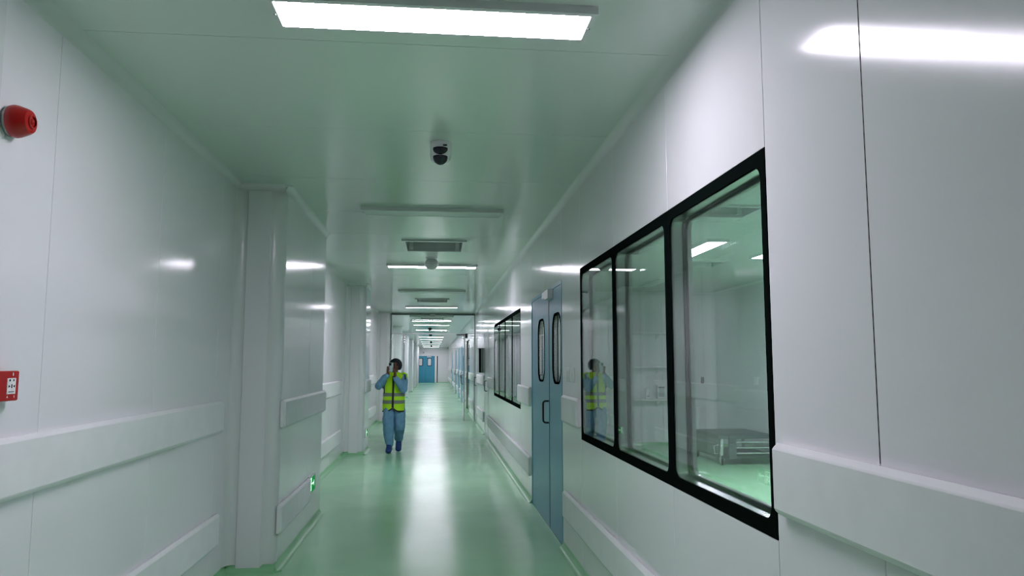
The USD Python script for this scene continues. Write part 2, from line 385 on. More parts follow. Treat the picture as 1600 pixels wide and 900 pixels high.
# ------------------------------------------------------------------ doors
def u_handle(x, y, z0, z1, depth, r=0.009):
    """U-shaped pull, standing off a wall face that looks along -x"""
    c = 0.025; P = [(x, y, z0)]
    for t in np.linspace(0, math.pi / 2, 5): P.append((x - depth + c - c * math.sin(t), y, z0 + c - c * math.cos(t)))
    for t in np.linspace(0, math.pi / 2, 5): P.append((x - depth + c - c * math.cos(t), y, z1 - c + c * math.sin(t)))
    P.append((x, y, z1)); return tube(P, r, 10)
def vision(w, y0, y1, z0, z1, xf, depth, r, leaf):
    poly = rrect(y0, y1, z0, z1, r); hole = rrect(y0 + 0.018, y1 - 0.018, z0 + 0.018, z1 - 0.018, max(r - 0.018, 0.01))
    v = part('vision_frame', ext(poly.difference(hole), depth + 0.006, 'x', xf - 0.003), 'black', leaf, smooth=40)
    part('vision_glass', ext(hole, 0.006, 'x', xf + 0.004), 'glass', leaf, smooth=False)
    return poly
def wall_door(name, D, leaves, color, handle_y, visions=(), handle_z=(0.95, 1.16), proud=0.0):
    w = thing(name, kind='structure', loc=(XR, D[0], 0))
    y0, y1, _, zt = D
    frame = sg.box(y0, 0, y1, zt).difference(sg.box(y0 + 0.03, -0.1, y1 - 0.03, zt - 0.03))
    part('frame', ext(frame, WT + 0.004, 'x', XR - 0.003), color, w, smooth=False)
    ed = [y0 + 0.032] + list(leaves) + [y1 - 0.032]
    for k, (a, b) in enumerate(zip(ed[:-1], ed[1:])):
        lp = sg.box(a + 0.002, 0.006, b - 0.002, zt - 0.033)
        vs = [v for v in visions if a < (v[0] + v[1]) / 2 < b]
        hole = lp
        for v in vs: hole = hole.difference(rrect(v[0], v[1], v[2], v[3], v[4]))
        leaf = part('leaf', ext(hole, 0.05, 'x', XR + 0.001 - proud), color, w, smooth=False)
        for v in vs: vision(w, *v[:4], XR + 0.001 - proud, 0.05, v[4], leaf)
    for q in leaves: part('meeting_seal', box(XR - 0.0015 - proud, XR + 0.03, q - 0.006, q + 0.006, 0.006, zt - 0.035), 'black_plastic', w, smooth=False)
    if handle_y is not None:
        h = part('handle', u_handle(XR + 0.002 - proud, handle_y, handle_z[0], handle_z[1], 0.055), 'black_plastic', w, label='dark U-shaped pull handle')
    part('threshold', cbox(XR - 0.002, XR + WT, y0 + 0.031, y1 - 0.031, 0.0, 0.004, 0.001), 'steel', w, smooth=False)
    return w
d1 = wall_door('door_1', DOOR1, [6.94], 'blue', 6.985, visions=[(6.27, 6.74, 1.325, 1.955, 0.15), (7.23, 7.70, 1.325, 1.955, 0.15)], handle_z=(0.955, 1.155))
part('door_lock', [cbox(XR - 0.05, XR + 0.004, 6.70, 6.93, 2.10, 2.185, 0.004), cbox(XR - 0.045, XR + 0.004, 6.935, 7.10, 2.12, 2.185, 0.004)], 'alu', d1, label='silver magnetic lock box at the head of the door')
wall_door('door_2', DOOR2, [], 'pale_door', 15.35)
wall_door('door_3', DOOR3, [], 'pale_door', 19.4)
for i, D in enumerate((DOOR6, DOOR7, DOOR8, DOOR9)):
    wall_door(f'door_{5 + i}', D, [(D[0] + D[1]) / 2], 'blue', (D[0] + D[1]) / 2 + 0.08)
# frameless glass double door in the right wall beyond the partition
w = thing('door_4', kind='structure', loc=(XR, DOOR4[0], 0))
part('frame', ext(sg.box(DOOR4[0], 0, DOOR4[1], DOOR4[3]).difference(sg.box(DOOR4[0] + 0.025, -0.1, DOOR4[1] - 0.025, DOOR4[3] - 0.025)), WT + 0.004, 'x', XR - 0.003), 'steel', w, smooth=False)
mid = (DOOR4[0] + DOOR4[1]) / 2
for a, b in ((DOOR4[0] + 0.03, mid - 0.003), (mid + 0.003, DOOR4[1] - 0.03)):
    g = part('glass_leaf', box(XR + 0.03, XR + 0.042, a, b, 0.012, DOOR4[3] - 0.03), 'tint_glass', w, smooth=False)
    e = a if a < mid - 0.5 else b
    for z0 in (0.012, DOOR4[3] - 0.09):
        part('patch_fitting', cbox(XR + 0.015, XR + 0.057, min(e, e + 0.16 * (1 if e == a else -1)), max(e, e + 0.16 * (1 if e == a else -1)), z0, z0 + 0.06, 0.003), 'black_plastic', w)
part('handle', u_handle(XR + 0.03, mid + 0.1, 0.9, 1.2, 0.06), 'black_plastic', w, label='dark U-shaped pull handle')

# far double door
fd = thing('door_9', kind='structure', loc=(ED[0], Y1, 0))
fx = [ED[0], ED[0] + 0.70, ED[0] + 1.40]
for k in range(2):
    a, b = fx[k] + 0.004, fx[k + 1] - 0.004
    vx0, vx1 = (a + 0.13, a + 0.47)
    lp = sg.box(a, 0.006, b, ED[2] - 0.01).difference(rrect(vx0, vx1, 1.35, 1.98, 0.07))
    lf = part('leaf', ext(lp, 0.05, 'y', Y1 + 0.004), 'blue', fd, smooth=False)
    fr = rrect(vx0, vx1, 1.35, 1.98, 0.07).difference(rrect(vx0 + 0.04, vx1 - 0.04, 1.39, 1.94, 0.05))
    part('vision_frame', ext(fr, 0.02, 'y', Y1 - 0.006), 'black', lf, smooth=False)
    part('vision_panel', ext(rrect(vx0 + 0.04, vx1 - 0.04, 1.39, 1.94, 0.05), 0.01, 'y', Y1 + 0.02), 'white_plastic', lf, smooth=False)
part('frame', [box(ED[0] + 1.40, ED[0] + 1.42, Y1 - 0.004, Y1 + 0.06, 0, ED[2])], 'blue', fd, smooth=False)
part('side_panel', box(ED[0] + 1.43, ED[0] + 1.60, Y1 + 0.002, Y1 + 0.06, 0, ED[2]), 'white_plastic', fd, smooth=False, label='white side leaf')
part('side_reveal', box(ED[0] + 1.605, ED[1], Y1 + 0.006, Y1 + 0.06, 0, ED[2]), 'black_plastic', fd, smooth=False, label='dark reveal')
part('closer', cbox(fx[1] + 0.1, fx[1] + 0.45, Y1 - 0.05, Y1 + 0.003, 2.06, 2.13, 0.004), 'white_plastic', fd, label='white door closer')

# ------------------------------------------------------------------ bumper rails on the walls
def rail(x, side, a, b, z0, z1, label, d=0.035, group=None):
    """side -1: hangs on the right wall and looks along -x; +1: on the left wall"""
    t = thing('wall_bumper_rail', label, 'wall rail', (x, a, z0), group)
    prof = sg.Polygon([(0, z0 + 0.006), (0, z1 - 0.006), (d * 0.55, z1), (d - 0.004, z1 - 0.014), (d, z1 - 0.02), (d, z0 + 0.02), (d - 0.004, z0 + 0.012), (d * 0.6, z0)])
    prof = prof.buffer(-0.004).buffer(0.004, quad_segs=4)
    if side < 0: prof = affinity.scale(prof, -1, 1, origin=(0, 0))
    prof = affinity.translate(prof, x, 0)
    e = min(0.018, (b - a) / 6)
    part('cover', ext(prof, (b - a) - 2 * e, 'y', a + e), 'rail', t, smooth=35)
    for k, (p, q) in enumerate(((a, a + e), (b - e, b))):
        small = affinity.scale(prof, 0.72, 0.93, origin=(x, (z0 + z1) / 2))
        cap = [np.array([[u, p if k == 0 else q, v] for u, v in small.exterior.coords]), np.array([[u, q if k == 0 else p, v] for u, v in prof.exterior.coords])]
        part('end_cap', trimesh.PointCloud(np.vstack(cap)).convex_hull, 'rail', t, smooth=35)
    return t
UZ, LZ = (1.035, 1.25), (0.255, 0.48)
rail(XR, -1, -1.5, 2.228, 1.047, 1.262, 'big white bumper rail right of the observation window, in the near right foreground', d=0.04)
rail(XR, -1, 5.43, 6.10, 1.03, 1.25, 'short white upper bumper rail between the blue door and the big observation window')
rail(XR, -1, -1.5, 6.06, 0.27, 0.492, 'long white lower bumper rail on the right wall under the big observation window')
rail(XR, -1, 8.26, 9.42, 1.03, 1.25, 'short white upper bumper rail just beyond the blue double door on the right wall')
rail(XR, -1, 8.26, 14.85, 0.275, 0.49, 'long white lower bumper rail on the right wall beyond the blue double door')
rail(XR, -1, 13.6, 14.85, *UZ, 'white upper bumper rail beyond the far window, beside the pale door with a dark handle')
rail(XR, -1, 16.2, 18.8, *UZ, 'white upper bumper rail under the steel cabinet on the right wall')
rail(XR, -1, 16.2, 18.8, *LZ, 'white lower bumper rail low under the steel cabinet on the right wall')
for a, b, wd in ((20.2, 23.2, 'just past the glass partition'), (25.8, 28.6, 'beside the glass double door'), (30.9, 32.4, 'short, between the first two blue doors'),
              (34.6, 37.4, 'between the second and third blue doors'), (39.8, 45.8, 'long, between the third and fourth blue doors'), (48.2, 60.5, 'farthest, running to the end wall')):
    rail(XR, -1, a, b, *UZ, f'white upper bumper rail on the right wall {wd}', group='upper bumper rails beyond the glass partition')
    rail(XR, -1, a, b, *LZ, f'white lower bumper rail on the right wall {wd}', group='lower bumper rails beyond the glass partition')
rail(XL, 1, -2.0, 5.455, 1.025, 1.247, 'white upper bumper rail on the left wall in the near foreground')
rail(XL, 1, -2.0, 5.44, 0.255, 0.48, 'white lower bumper rail on the left wall in the near foreground')
rail(-1.15, 1, 5.775, 7.90, 1.02, 1.235, 'white upper bumper rail across the side of the wide near column')
rail(-1.15, 1, 5.755, 7.08, 0.25, 0.468, 'white lower bumper rail on the wide near column, ending at the green exit sign')
rail(XL, 1, 8.0, 12.1, 1.025, 1.247, 'white upper bumper rail on the left wall between the wide and the slim column')
rail(XL, 1, 8.0, 12.1, 0.255, 0.48, 'white lower bumper rail on the left wall between the wide and the slim column')
rail(-1.178, 1, 12.83, 13.68, 1.02, 1.24, 'small white upper bumper rail on the slim column left of the walking person')
rail(XL, 1, 13.5, 19.2, 1.025, 1.247, 'white upper bumper rail behind the walking person between the two slim columns')
rail(XL, 1, 13.5, 19.2, 0.255, 0.48, 'white lower bumper rail behind the walking person between the two slim columns')

# ------------------------------------------------------------------ ceiling lights
def light(cx, cy, mat_d, lx=0.62, ly=0.127, t=0.032, along_x=True, label='', group=None):
    hx, hy = (lx, ly) if along_x else (ly, lx)
    o = thing('ceiling_light', label, 'ceiling light', (cx, cy, H), group)
    fr = sg.box(cx - hx, cy - hy, cx + hx, cy + hy).difference(rrect(cx - hx + 0.022, cx + hx - 0.022, cy - hy + 0.022, cy + hy - 0.022, 0.008))
    f = part('frame', ext(fr, t, 'z', H - t), 'trim', o, smooth=False)
    part('back_plate', box(cx - hx + 0.02, cx + hx - 0.02, cy - hy + 0.02, cy + hy - 0.02, H - 0.008, H - 0.001), 'white_plastic', o, smooth=False)
    part('diffuser', ext(rrect(cx - hx + 0.0225, cx + hx - 0.0225, cy - hy + 0.0225, cy + hy - 0.0225, 0.008), 0.006, 'z', H - t + 0.002), mat_d, o, smooth=False)
    for s in (-1, 1):
        part('screw', lathe([(0, -0.002), (0.005, -0.002), (0.006, 0.001), (0, 0.001)], at=(cx + s * (hx - 0.011) if along_x else cx, cy if along_x else cy + s * (hx - 0.011), H - t), n=8), 'steel', o)
    return o
near_words = {-4.6: 'unlit ceiling panel light well behind the camera', -1.0: 'unlit ceiling panel light above the camera', 2.79: 'large bright ceiling panel light nearest the camera at the top of the view',
              6.55: 'unlit ceiling panel light between the white dome camera and the ceiling vent', 10.22: 'lit ceiling panel light behind the hanging round camera', 13.8: 'unlit ceiling panel light before the second ceiling vent',
              17.65: 'lit ceiling panel light just before the glass partition', 21.2: 'unlit ceiling panel light just behind the header of the glass partition'}
lit_src = None
for yl, on in LIGHT_AT:
    cx = 0.001 - 0.0055 * max(yl, 0)
    lab = near_words.get(yl, 'bright ceiling panel light in the row beyond the glass partition')
    if yl in (23.2,): lab = 'bright ceiling panel light, first of the row beyond the glass partition'
    if yl in (25.6,): lab = 'bright ceiling panel light, second of the row beyond the glass partition'
    if yl > 26:
        nth = ['third', 'fourth', 'fifth', 'sixth', 'seventh', 'eighth', 'ninth', 'last and farthest'][[q for q, w_ in LIGHT_AT if q > 26].index(yl)]
        copy_of(lit_src, (cx, yl, H), f'bright ceiling panel light, {nth} of the row beyond the glass partition', group='row of lights beyond the glass partition')
    else:
        o = light(cx, yl, 'lamp' if on else 'unlit', label=lab)
        if yl == 25.6: lit_src = o
light(3.06, 8.35, 'room_lamp', along_x=False, label='lit ceiling panel light inside the room, seen through the nearest window pane')
light(4.07, 8.35, 'room_lamp', along_x=False, label='lit ceiling panel light inside the room, at the right edge of the window')
light(4.6, 4.6, 'room_lamp', along_x=False, label='lit ceiling panel light in the near part of the room behind the wall')
light(3.6, 11.9, 'unlit', along_x=False, label='unlit ceiling panel light at the far end of the room')

# ------------------------------------------------------------------ ceiling vents with open frames and brackets
def vent(cx, cy, wx, wy, label, cat='ceiling vent'):
    o = thing('ceiling_vent', label, cat, (cx, cy, H))
    fr = sg.box(cx - wx, cy - wy, cx + wx, cy + wy).difference(sg.box(cx - wx + 0.04, cy - wy + 0.04, cx + wx - 0.04, cy + wy - 0.04))
    part('frame', ext(fr, 0.018, 'z', H - 0.018), 'trim', o, smooth=False)
    a, b, c, d = cx - wx + 0.03, cx + wx - 0.03, cy - wy + 0.03, cy + wy - 0.03
    part('housing', [box(a, a + 0.004, c, d, H, H + 0.2), box(b - 0.004, b, c, d, H, H + 0.2), box(a, b, c, c + 0.004, H, H + 0.2), box(a, b, d - 0.004, d, H, H + 0.2), box(a, b, c, d, H + 0.2, H + 0.204)], 'pale_plastic', o, smooth=False)
    for sx in (a + 0.03, b - 0.075):
        for sy in (c + 0.03, d - 0.07):
            part('bracket', [cbox(sx, sx + 0.045, sy, sy + 0.004, H + 0.002, H + 0.1, 0.001), cbox(sx, sx + 0.045, sy, sy + 0.04, H + 0.002, H + 0.006, 0.001)], 'white_plastic', o, smooth=False)
    return o
vent(*VENTS[0], VW, VD, 'square ceiling vent with a recessed box and brackets, just above the hanging round camera')
vent(*VENTS[1], VW, VD, 'small dark ceiling vent before the glass partition header')
vent(*VENTS[2], VW, VD, 'dark ceiling vent just beyond the glass partition header')
vent(*RVENTS[0], 0.25, 0.25, 'ceiling vent inside the room, upper right in the nearest window pane')
vent(*RVENTS[1], 0.28, 0.28, 'ceiling vent inside the room below the lit panel in the nearest window pane')

# ------------------------------------------------------------------ ceiling cameras
def hemi_front(r, c, rx=1.0, rz=1.0, n=20):
    """half ellipsoid bulging towards -y and downwards, flat on top"""
    s = trimesh.creation.icosphere(subdivisions=3, radius=1.0); s.apply_scale((r * rx, r, r * rz))
    m = m3.Manifold(m3.Mesh(s.vertices.astype(np.float32), s.faces.astype(np.uint32)))
    m = m.trim_by_plane((0, 0, -1), 0.0)
    return m.translate(tuple(c))
c1 = thing('dome_camera', 'white twin-lens surveillance camera on the ceiling below the nearest light', 'security camera', (0.02, 4.5, H))
part('base', lathe([(0, H - 0.03), (0.066, H - 0.03), (0.068, H - 0.001), (0, H - 0.001)], at=(0.02, 4.5, 0)), 'white_plastic', c1)
part('housing', lathe([(0, H - 0.128), (0.035, H - 0.126), (0.056, H - 0.112), (0.065, H - 0.085), (0.066, H - 0.029), (0, H - 0.029)], at=(0.02, 4.5, 0)), 'white_plastic', c1)
part('lens_dome', hemi_front(0.047, (0.018, 4.464, H - 0.045), 1.0, 1.15), 'lens', c1, label='upper dark camera lens')
part('lens_dome', hemi_front(0.046, (0.018, 4.468, H - 0.095), 1.0, 1.1), 'lens', c1, label='lower dark camera lens')
part('name_tag', box(0.034, 0.058, 4.428, 4.437, H - 0.035, H - 0.027), 'black_plastic', c1, smooth=False)
c2 = thing('ball_camera', 'pale round surveillance camera hanging in front of the second lit panel', 'security camera', (-0.06, 9.5, H))
part('base', lathe([(0, H - 0.02), (0.07, H - 0.02), (0.075, H - 0.001), (0, H - 0.001)], at=(-0.06, 9.5, 0)), 'white_plastic', c2)
part('neck', lathe([(0.0, H - 0.05), (0.05, H - 0.05), (0.05, H - 0.019), (0, H - 0.019)], at=(-0.06, 9.5, 0)), 'white_plastic', c2)
s = trimesh.creation.icosphere(subdivisions=3, radius=0.088); s.apply_scale((1, 1, 0.85)); s.apply_translation((-0.06, 9.5, H - 0.082)); part('ball', s, 'pale_plastic', c2, smooth=True)
part('lens_slot', rbox(-0.09, -0.03, 9.408, 9.425, H - 0.085, H - 0.07, 0.006, 6), 'white_plastic', c2, label='white slot')
part('band', tube([(-0.06 + 0.089 * math.cos(t), 9.5 + 0.089 * math.sin(t), H - 0.1) for t in np.linspace(0, 2 * math.pi, 28)[:-1]], 0.003, 6, True), 'white_plastic', c2)
def small_cam(y, label, group):
    o = thing('hanging_camera', label, 'security camera', (-0.12 - 0.003 * y, y, H), group)
    x = -0.12 - 0.003 * y
    part('base', lathe([(0, H - 0.03), (0.06, H - 0.03), (0.06, H - 0.001), (0, H - 0.001)], at=(x, y, 0), n=16), 'white_plastic', o)
    s = trimesh.creation.icosphere(subdivisions=2, radius=0.075); s.apply_translation((x, y, H - 0.085)); part('dome', s, 'lens', o, smooth=True)
for yy_, nth in ((27.3, 'nearest'), (32.6, 'second'), (44.0, 'third'), (53.8, 'farthest')): small_cam(yy_, f'small dark dome camera among the lights beyond the partition, {nth} of four', 'dome cameras beyond the partition')

# ------------------------------------------------------------------ glass partition across the corridor
GP = 20.10
g = thing('glass_partition', 'frameless glass partition with a dark metal header crossing the corridor', 'glass partition', (0, GP, 0))
part('header', cbox(-1.2, XR - 0.001, GP - 0.03, GP + 0.03, H - 0.05, H - 0.001, 0.003), 'steel_dark', g, smooth=False)
part('post', cbox(-1.199, -1.165, GP - 0.025, GP + 0.025, 0.0, H - 0.051, 0.002), 'steel_dark', g, smooth=False)
part('post', cbox(XR - 0.03, XR - 0.001, GP - 0.025, GP + 0.025, 0.0, H - 0.051, 0.002), 'alu', g, smooth=False)
part('post', cbox(0.765, 0.80, GP - 0.02, GP + 0.02, 0.0, 2.30, 0.002), 'alu', g, smooth=False)
part('post', cbox(-0.87, -0.835, GP - 0.02, GP + 0.02, 0.0, 2.30, 0.002), 'alu', g, smooth=False)
part('transom_bar', cbox(-1.165, XR - 0.031, GP - 0.012, GP + 0.012, 2.30, 2.325, 0.002), 'alu', g, smooth=False)
part('transom_glass', box(-1.164, XR - 0.032, GP - 0.006, GP + 0.006, 2.325, H - 0.05), 'tint_glass', g, smooth=False)
part('side_glass', box(0.801, XR - 0.032, GP - 0.006, GP + 0.006, 0.004, 2.30), 'tint_glass', g, smooth=False)
part('side_glass', box(-1.164, -0.871, GP - 0.006, GP + 0.006, 0.004, 2.30), 'tint_glass', g, smooth=False)
for sx, xo in ((1, 0.78), (-1, -0.852)):
    lf = part('door_leaf', box(xo - 0.006, xo + 0.006, GP + 0.05, GP + 0.85, 0.012, 2.29), 'tint_glass', g, smooth=False, label='glass door leaf standing open')
    for z in (0.012, 2.21):
        part('patch_fitting', cbox(xo - 0.018, xo + 0.018, GP + 0.045, GP + 0.2, z, z + 0.075, 0.003), 'black_plastic', lf)
    part('pull_handle', u_handle(xo - 0.006 * sx, GP + 0.72, 0.95, 1.2, 0.05 * sx), 'black_plastic', lf)
part('closer_arm', [cbox(0.56, 0.80, GP - 0.05, GP - 0.012, 2.275, 2.30, 0.003), cbox(0.80, 0.86, GP - 0.06, GP - 0.01, 2.20, 2.32, 0.004)], 'black_plastic', g)
part('sensor', cbox(-0.15, -0.02, GP - 0.09, GP - 0.031, H - 0.09, H - 0.02, 0.006), 'grey_plastic', g, label='grey door sensor on the header')

# ------------------------------------------------------------------ left wall devices
sr = thing('fire_alarm_sounder', 'round red fire alarm sounder high on the near left wall', 'fire alarm', (XL, 2.70, 2.348))
X0 = XL + 0.0042
part('base', lathe([(0, 0.0), (0.051, 0.0), (0.052, 0.012), (0, 0.012)], 'x', (X0, 2.70, 2.348), 32), 'grey_plastic', sr)
part('shell', lathe([(0, 0.011), (0.056, 0.011), (0.058, 0.022), (0.056, 0.034), (0.046, 0.062), (0.040, 0.072), (0.030, 0.075), (0, 0.075)], 'x', (X0, 2.70, 2.348), 32), 'red', sr, smooth=40)
part('cap_ring', lathe([(0.018, 0.0745), (0.026, 0.0745), (0.025, 0.080), (0.019, 0.080)], 'x', (X0, 2.70, 2.348), 28), 'red', sr, smooth=40)
part('cap_dome', lathe([(0, 0.082), (0.008, 0.080), (0.012, 0.0745), (0, 0.0745)], 'x', (X0, 2.70, 2.348), 20), 'red', sr, smooth=40)
cp = thing('fire_call_point', 'square red fire call point with a white button on the left wall edge', 'call point', (XL, 2.75, 1.425))
part('back_box', cbox(XL, XL + 0.022, 2.705, 2.795, 1.38, 1.47, 0.002), 'red', cp)
part('front_cover', rbox(XL + 0.021, XL + 0.042, 2.498, 2.802, 1.373, 1.477, 0.006, 8), 'red', cp)
fx0 = XL + 0.042
bt = part('button', cbox(fx0 - 0.002, fx0 + 0.002, 2.726, 2.778, 1.397, 1.452, 0.001), 'white_plastic', cp)
def tri(yc, zc, s, d): return sg.Polygon([(yc - s * d, zc + s), (yc - s * d, zc - s), (yc + s * d, zc)])
marks = [tri(2.738, 1.424, 0.005, 1), sg.box(2.749, 1.418, 2.755, 1.431), tri(2.766, 1.424, 0.005, -1), sg.box(2.736, 1.441, 2.743, 1.448), sg.box(2.76, 1.441, 2.766, 1.448), sg.box(2.734, 1.404, 2.768, 1.4065)]
part('printed_symbols', [ext(p, 0.0006, 'x', fx0 + 0.002) for p in marks], 'print', bt, smooth=False)
for mk in (sg.box(2.758, 1.460, 2.763, 1.471), sg.Polygon([(2.727, 1.385), (2.737, 1.385), (2.732, 1.393)]), sg.box(2.772, 1.384, 2.775, 1.392)): part('white_mark', ext(mk, 0.0006, 'x', fx0), 'white_plastic', cp, smooth=False)

def exit_sign(xw, y0, y1, z0, z1, label):
    o = thing('exit_sign', label, 'exit sign', (xw, y0, z0))
    fr = sg.box(y0, z0, y1, z1).difference(sg.box(y0 + 0.012, z0 + 0.012, y1 - 0.012, z1 - 0.012))
    part('frame', ext(fr, 0.022, 'x', xw), 'trim', o, smooth=False)
    fc = part('face', box(xw + 0.001, xw + 0.015, y0 + 0.012, y1 - 0.012, z0 + 0.012, z1 - 0.012), 'exit_green', o, smooth=False)
    # pictogram as read from the corridor: running man in a doorway, arrow towards +y
    s = (z1 - z0) / 0.145; cy, cz = y0 + 0.085 * s, (z0 + z1) / 2
    P = lambda pts: sg.Polygon([(cy + a * s, cz + b * s) for a, b in pts])
    door = sg.box(cy - 0.052 * s, cz - 0.053 * s, cy + 0.045 * s, cz + 0.053 * s).difference(sg.box(cy - 0.040 * s, cz - 0.06 * s, cy + 0.034 * s, cz + 0.043 * s))
    man = [sg.Point(cy + 0.012 * s, cz + 0.032 * s).buffer(0.009 * s), P([(-0.012, 0.02), (0.008, 0.022), (0.006, -0.008), (-0.014, -0.008)]),
           sg.LineString([(cy - 0.008 * s, cz - 0.006 * s), (cy + 0.014 * s, cz - 0.02 * s), (cy + 0.012 * s, cz - 0.048 * s)]).buffer(0.005 * s),
           sg.LineString([(cy - 0.008 * s, cz - 0.006 * s), (cy - 0.012 * s, cz - 0.028 * s), (cy - 0.034 * s, cz - 0.03 * s)]).buffer(0.005 * s),
           sg.LineString([(cy + 0.004 * s, cz + 0.016 * s), (cy + 0.026 * s, cz + 0.004 * s)]).buffer(0.004 * s),
           sg.LineString([(cy - 0.008 * s, cz + 0.016 * s), (cy - 0.03 * s, cz + 0.004 * s)]).buffer(0.004 * s)]
    part('running_man', [ext(door, 0.001, 'x', xw + 0.015)] + [ext(p, 0.001, 'x', xw + 0.0152 + 0.0002 * i) for i, p in enumerate(man)], 'exit_white', fc, smooth=False)
    ay = y0 + 0.15 * s; ae = y1 - 0.03
    arrow = sg.box(ay, cz - 0.007 * s, ae - 0.02 * s, cz + 0.007 * s).union(sg.Polygon([(ae - 0.03 * s, cz - 0.026 * s), (ae, cz), (ae - 0.03 * s, cz + 0.026 * s), (ae - 0.037 * s, cz + 0.018 * s), (ae - 0.018 * s, cz), (ae - 0.037 * s, cz - 0.018 * s)]).buffer(0))
    part('arrow', ext(arrow, 0.001, 'x', xw + 0.015), 'exit_white', fc, smooth=False)
exit_sign(-1.15, 7.085, 7.41, 0.305, 0.468, 'small glowing green exit sign low on the wide near column')
exit_sign(-1.178, 13.0, 13.33, 0.255, 0.40, 'small glowing green exit sign low on the slim column left of the person')

# ------------------------------------------------------------------ right wall devices
for i, (a, b) in enumerate(((5.655, 5.79), (5.82, 5.955))):
    o = thing('switch_plate', ('white light switch plate beside the window frame, nearer of two', 'white light switch plate beside the blue door, farther of two')[i], 'light switch', (XR, a, 1.36))
    part('plate', rbox(XR - 0.009, XR, a, b, 1.36, 1.472, 0.004, 6), 'white_plastic', o)
    for k in range(2): part('rocker', cbox(XR - 0.013, XR - 0.006, a + 0.018 + k * 0.05, a + 0.06 + k * 0.05, 1.385, 1.447, 0.002), 'white_plastic', o)
o = thing('steel_wall_cabinet', 'narrow stainless steel wall cabinet between the pale doors on the right wall', 'wall cabinet', (XR, 16.15, 1.31))
part('body', cbox(XR - 0.115, XR, 16.15, 16.75, 1.315, 1.84, 0.006), 'steel_dark', o)
part('side_plate', cbox(XR - 0.121, XR - 0.085, 16.143, 16.151, 1.32, 1.835, 0.001), 'black', o, smooth=False, label='dark strip on the cabinet side')
part('door_edge', cbox(XR - 0.022, XR - 0.004, 16.139, 16.151, 1.318, 1.838, 0.001), 'white_plastic', o, smooth=False, label='bright edge strip')
part('lid', cbox(XR - 0.128, XR, 16.147, 16.753, 1.84, 1.85, 0.002), 'steel', o)
o = thing('emergency_lamp', 'small white twin emergency lamp above the far blue doors', 'emergency light', (-0.85, Y1, 2.38))
part('box', cbox(-0.9, -0.62, Y1 - 0.06, Y1, 2.34, 2.46, 0.006), 'white_plastic', o)
for sx in (-0.94, -0.58): part('lamp_head', lathe([(0, 0.0), (0.03, 0.0), (0.06, 0.05), (0.055, 0.055), (0, 0.05)], '-y', (sx, Y1 - 0.01, 2.44), 14), 'grey_plastic' if sx < -0.9 else 'white_plastic', o)

# ------------------------------------------------------------------ inside the observation room
sh = []
for k, (z, w) in enumerate(((2.09, 'topmost'), (1.46, 'middle'), (0.86, 'lowest'))):
    o = thing('wall_shelf', f'white wall shelf with a bright edge in the room behind the window, {w} of three', 'shelf', (3.45, RY1, z))
    part('board', rbox(3.45, 4.82, RY1 - 0.30, RY1 - 0.001, z - 0.034, z, 0.016, 12), 'shelf', o)
    for bx in (3.6, 4.13, 4.66): part('bracket', ext(sg.Polygon([(RY1 - 0.001, z - 0.03), (RY1 - 0.25, z - 0.03), (RY1 - 0.25, z - 0.045), (RY1 - 0.001, z - 0.15)]), 0.012, 'x', bx), 'white_plastic', o, smooth=False)
o = thing('soap_dispenser', 'slim white dispenser on the lowest shelf inside the room', 'dispenser', (3.92, RY1 - 0.2, 0.862))
part('body', rbox(3.88, 3.965, RY1 - 0.16, RY1 - 0.05, 0.862, 1.05, 0.012, 8), 'white_plastic', o)
part('nozzle', cbox(3.905, 3.945, RY1 - 0.175, RY1 - 0.15, 0.90, 0.915, 0.003), 'black_plastic', o)
o = thing('dispenser_box', 'white framed box with a dark window on the lowest shelf inside the room', 'box', (4.12, RY1 - 0.2, 0.862))
part('body', rbox(4.10, 4.25, RY1 - 0.19, RY1 - 0.05, 0.862, 1.12, 0.015, 8), 'white_plastic', o)
part('window', rbox(4.12, 4.23, RY1 - 0.196, RY1 - 0.18, 0.90, 1.08, 0.006, 6), 'grey_plastic', o, label='dark window')
part('feed_slot', cbox(4.115, 4.235, RY1 - 0.2, RY1 - 0.185, 1.06, 1.085, 0.003), 'black_plastic', o)
o = thing('wall_socket', 'small wall socket with a dark cover left of the room corner', 'socket', (5.08, RY1, 1.15))
part('plate', rbox(5.03, 5.13, RY1 - 0.03, RY1, 1.14, 1.26, 0.008, 6), 'white_plastic', o)
part('cover', rbox(4.995, 5.04, RY1 - 0.06, RY1 - 0.01, 1.14, 1.26, 0.008, 6), 'black_plastic', o, label='dark side cover')
o = thing('wall_switch', 'square white switch panel on the bright wall of the room, right pane', 'light switch', (RX1, 11.9, 1.17))
part('plate', rbox(RX1 - 0.012, RX1, 11.83, 12.0, 1.16, 1.29, 0.004, 6), 'white_plastic', o)
part('rocker', cbox(RX1 - 0.018, RX1 - 0.01, 11.87, 11.96, 1.19, 1.26, 0.002), 'white_plastic', o)
o = thing('wall_duct_box', 'tall white wall box low behind the steel trolley in the room', 'wall box', (4.85, RY1, 0.1))
part('body', rbox(4.74, 4.92, RY1 - 0.14, RY1, 0.1, 0.68, 0.012, 8), 'white_plastic', o)
part('lid', cbox(4.78, 4.94, RY1 - 0.145, RY1, 0.68, 0.70, 0.004), 'white_plastic', o)

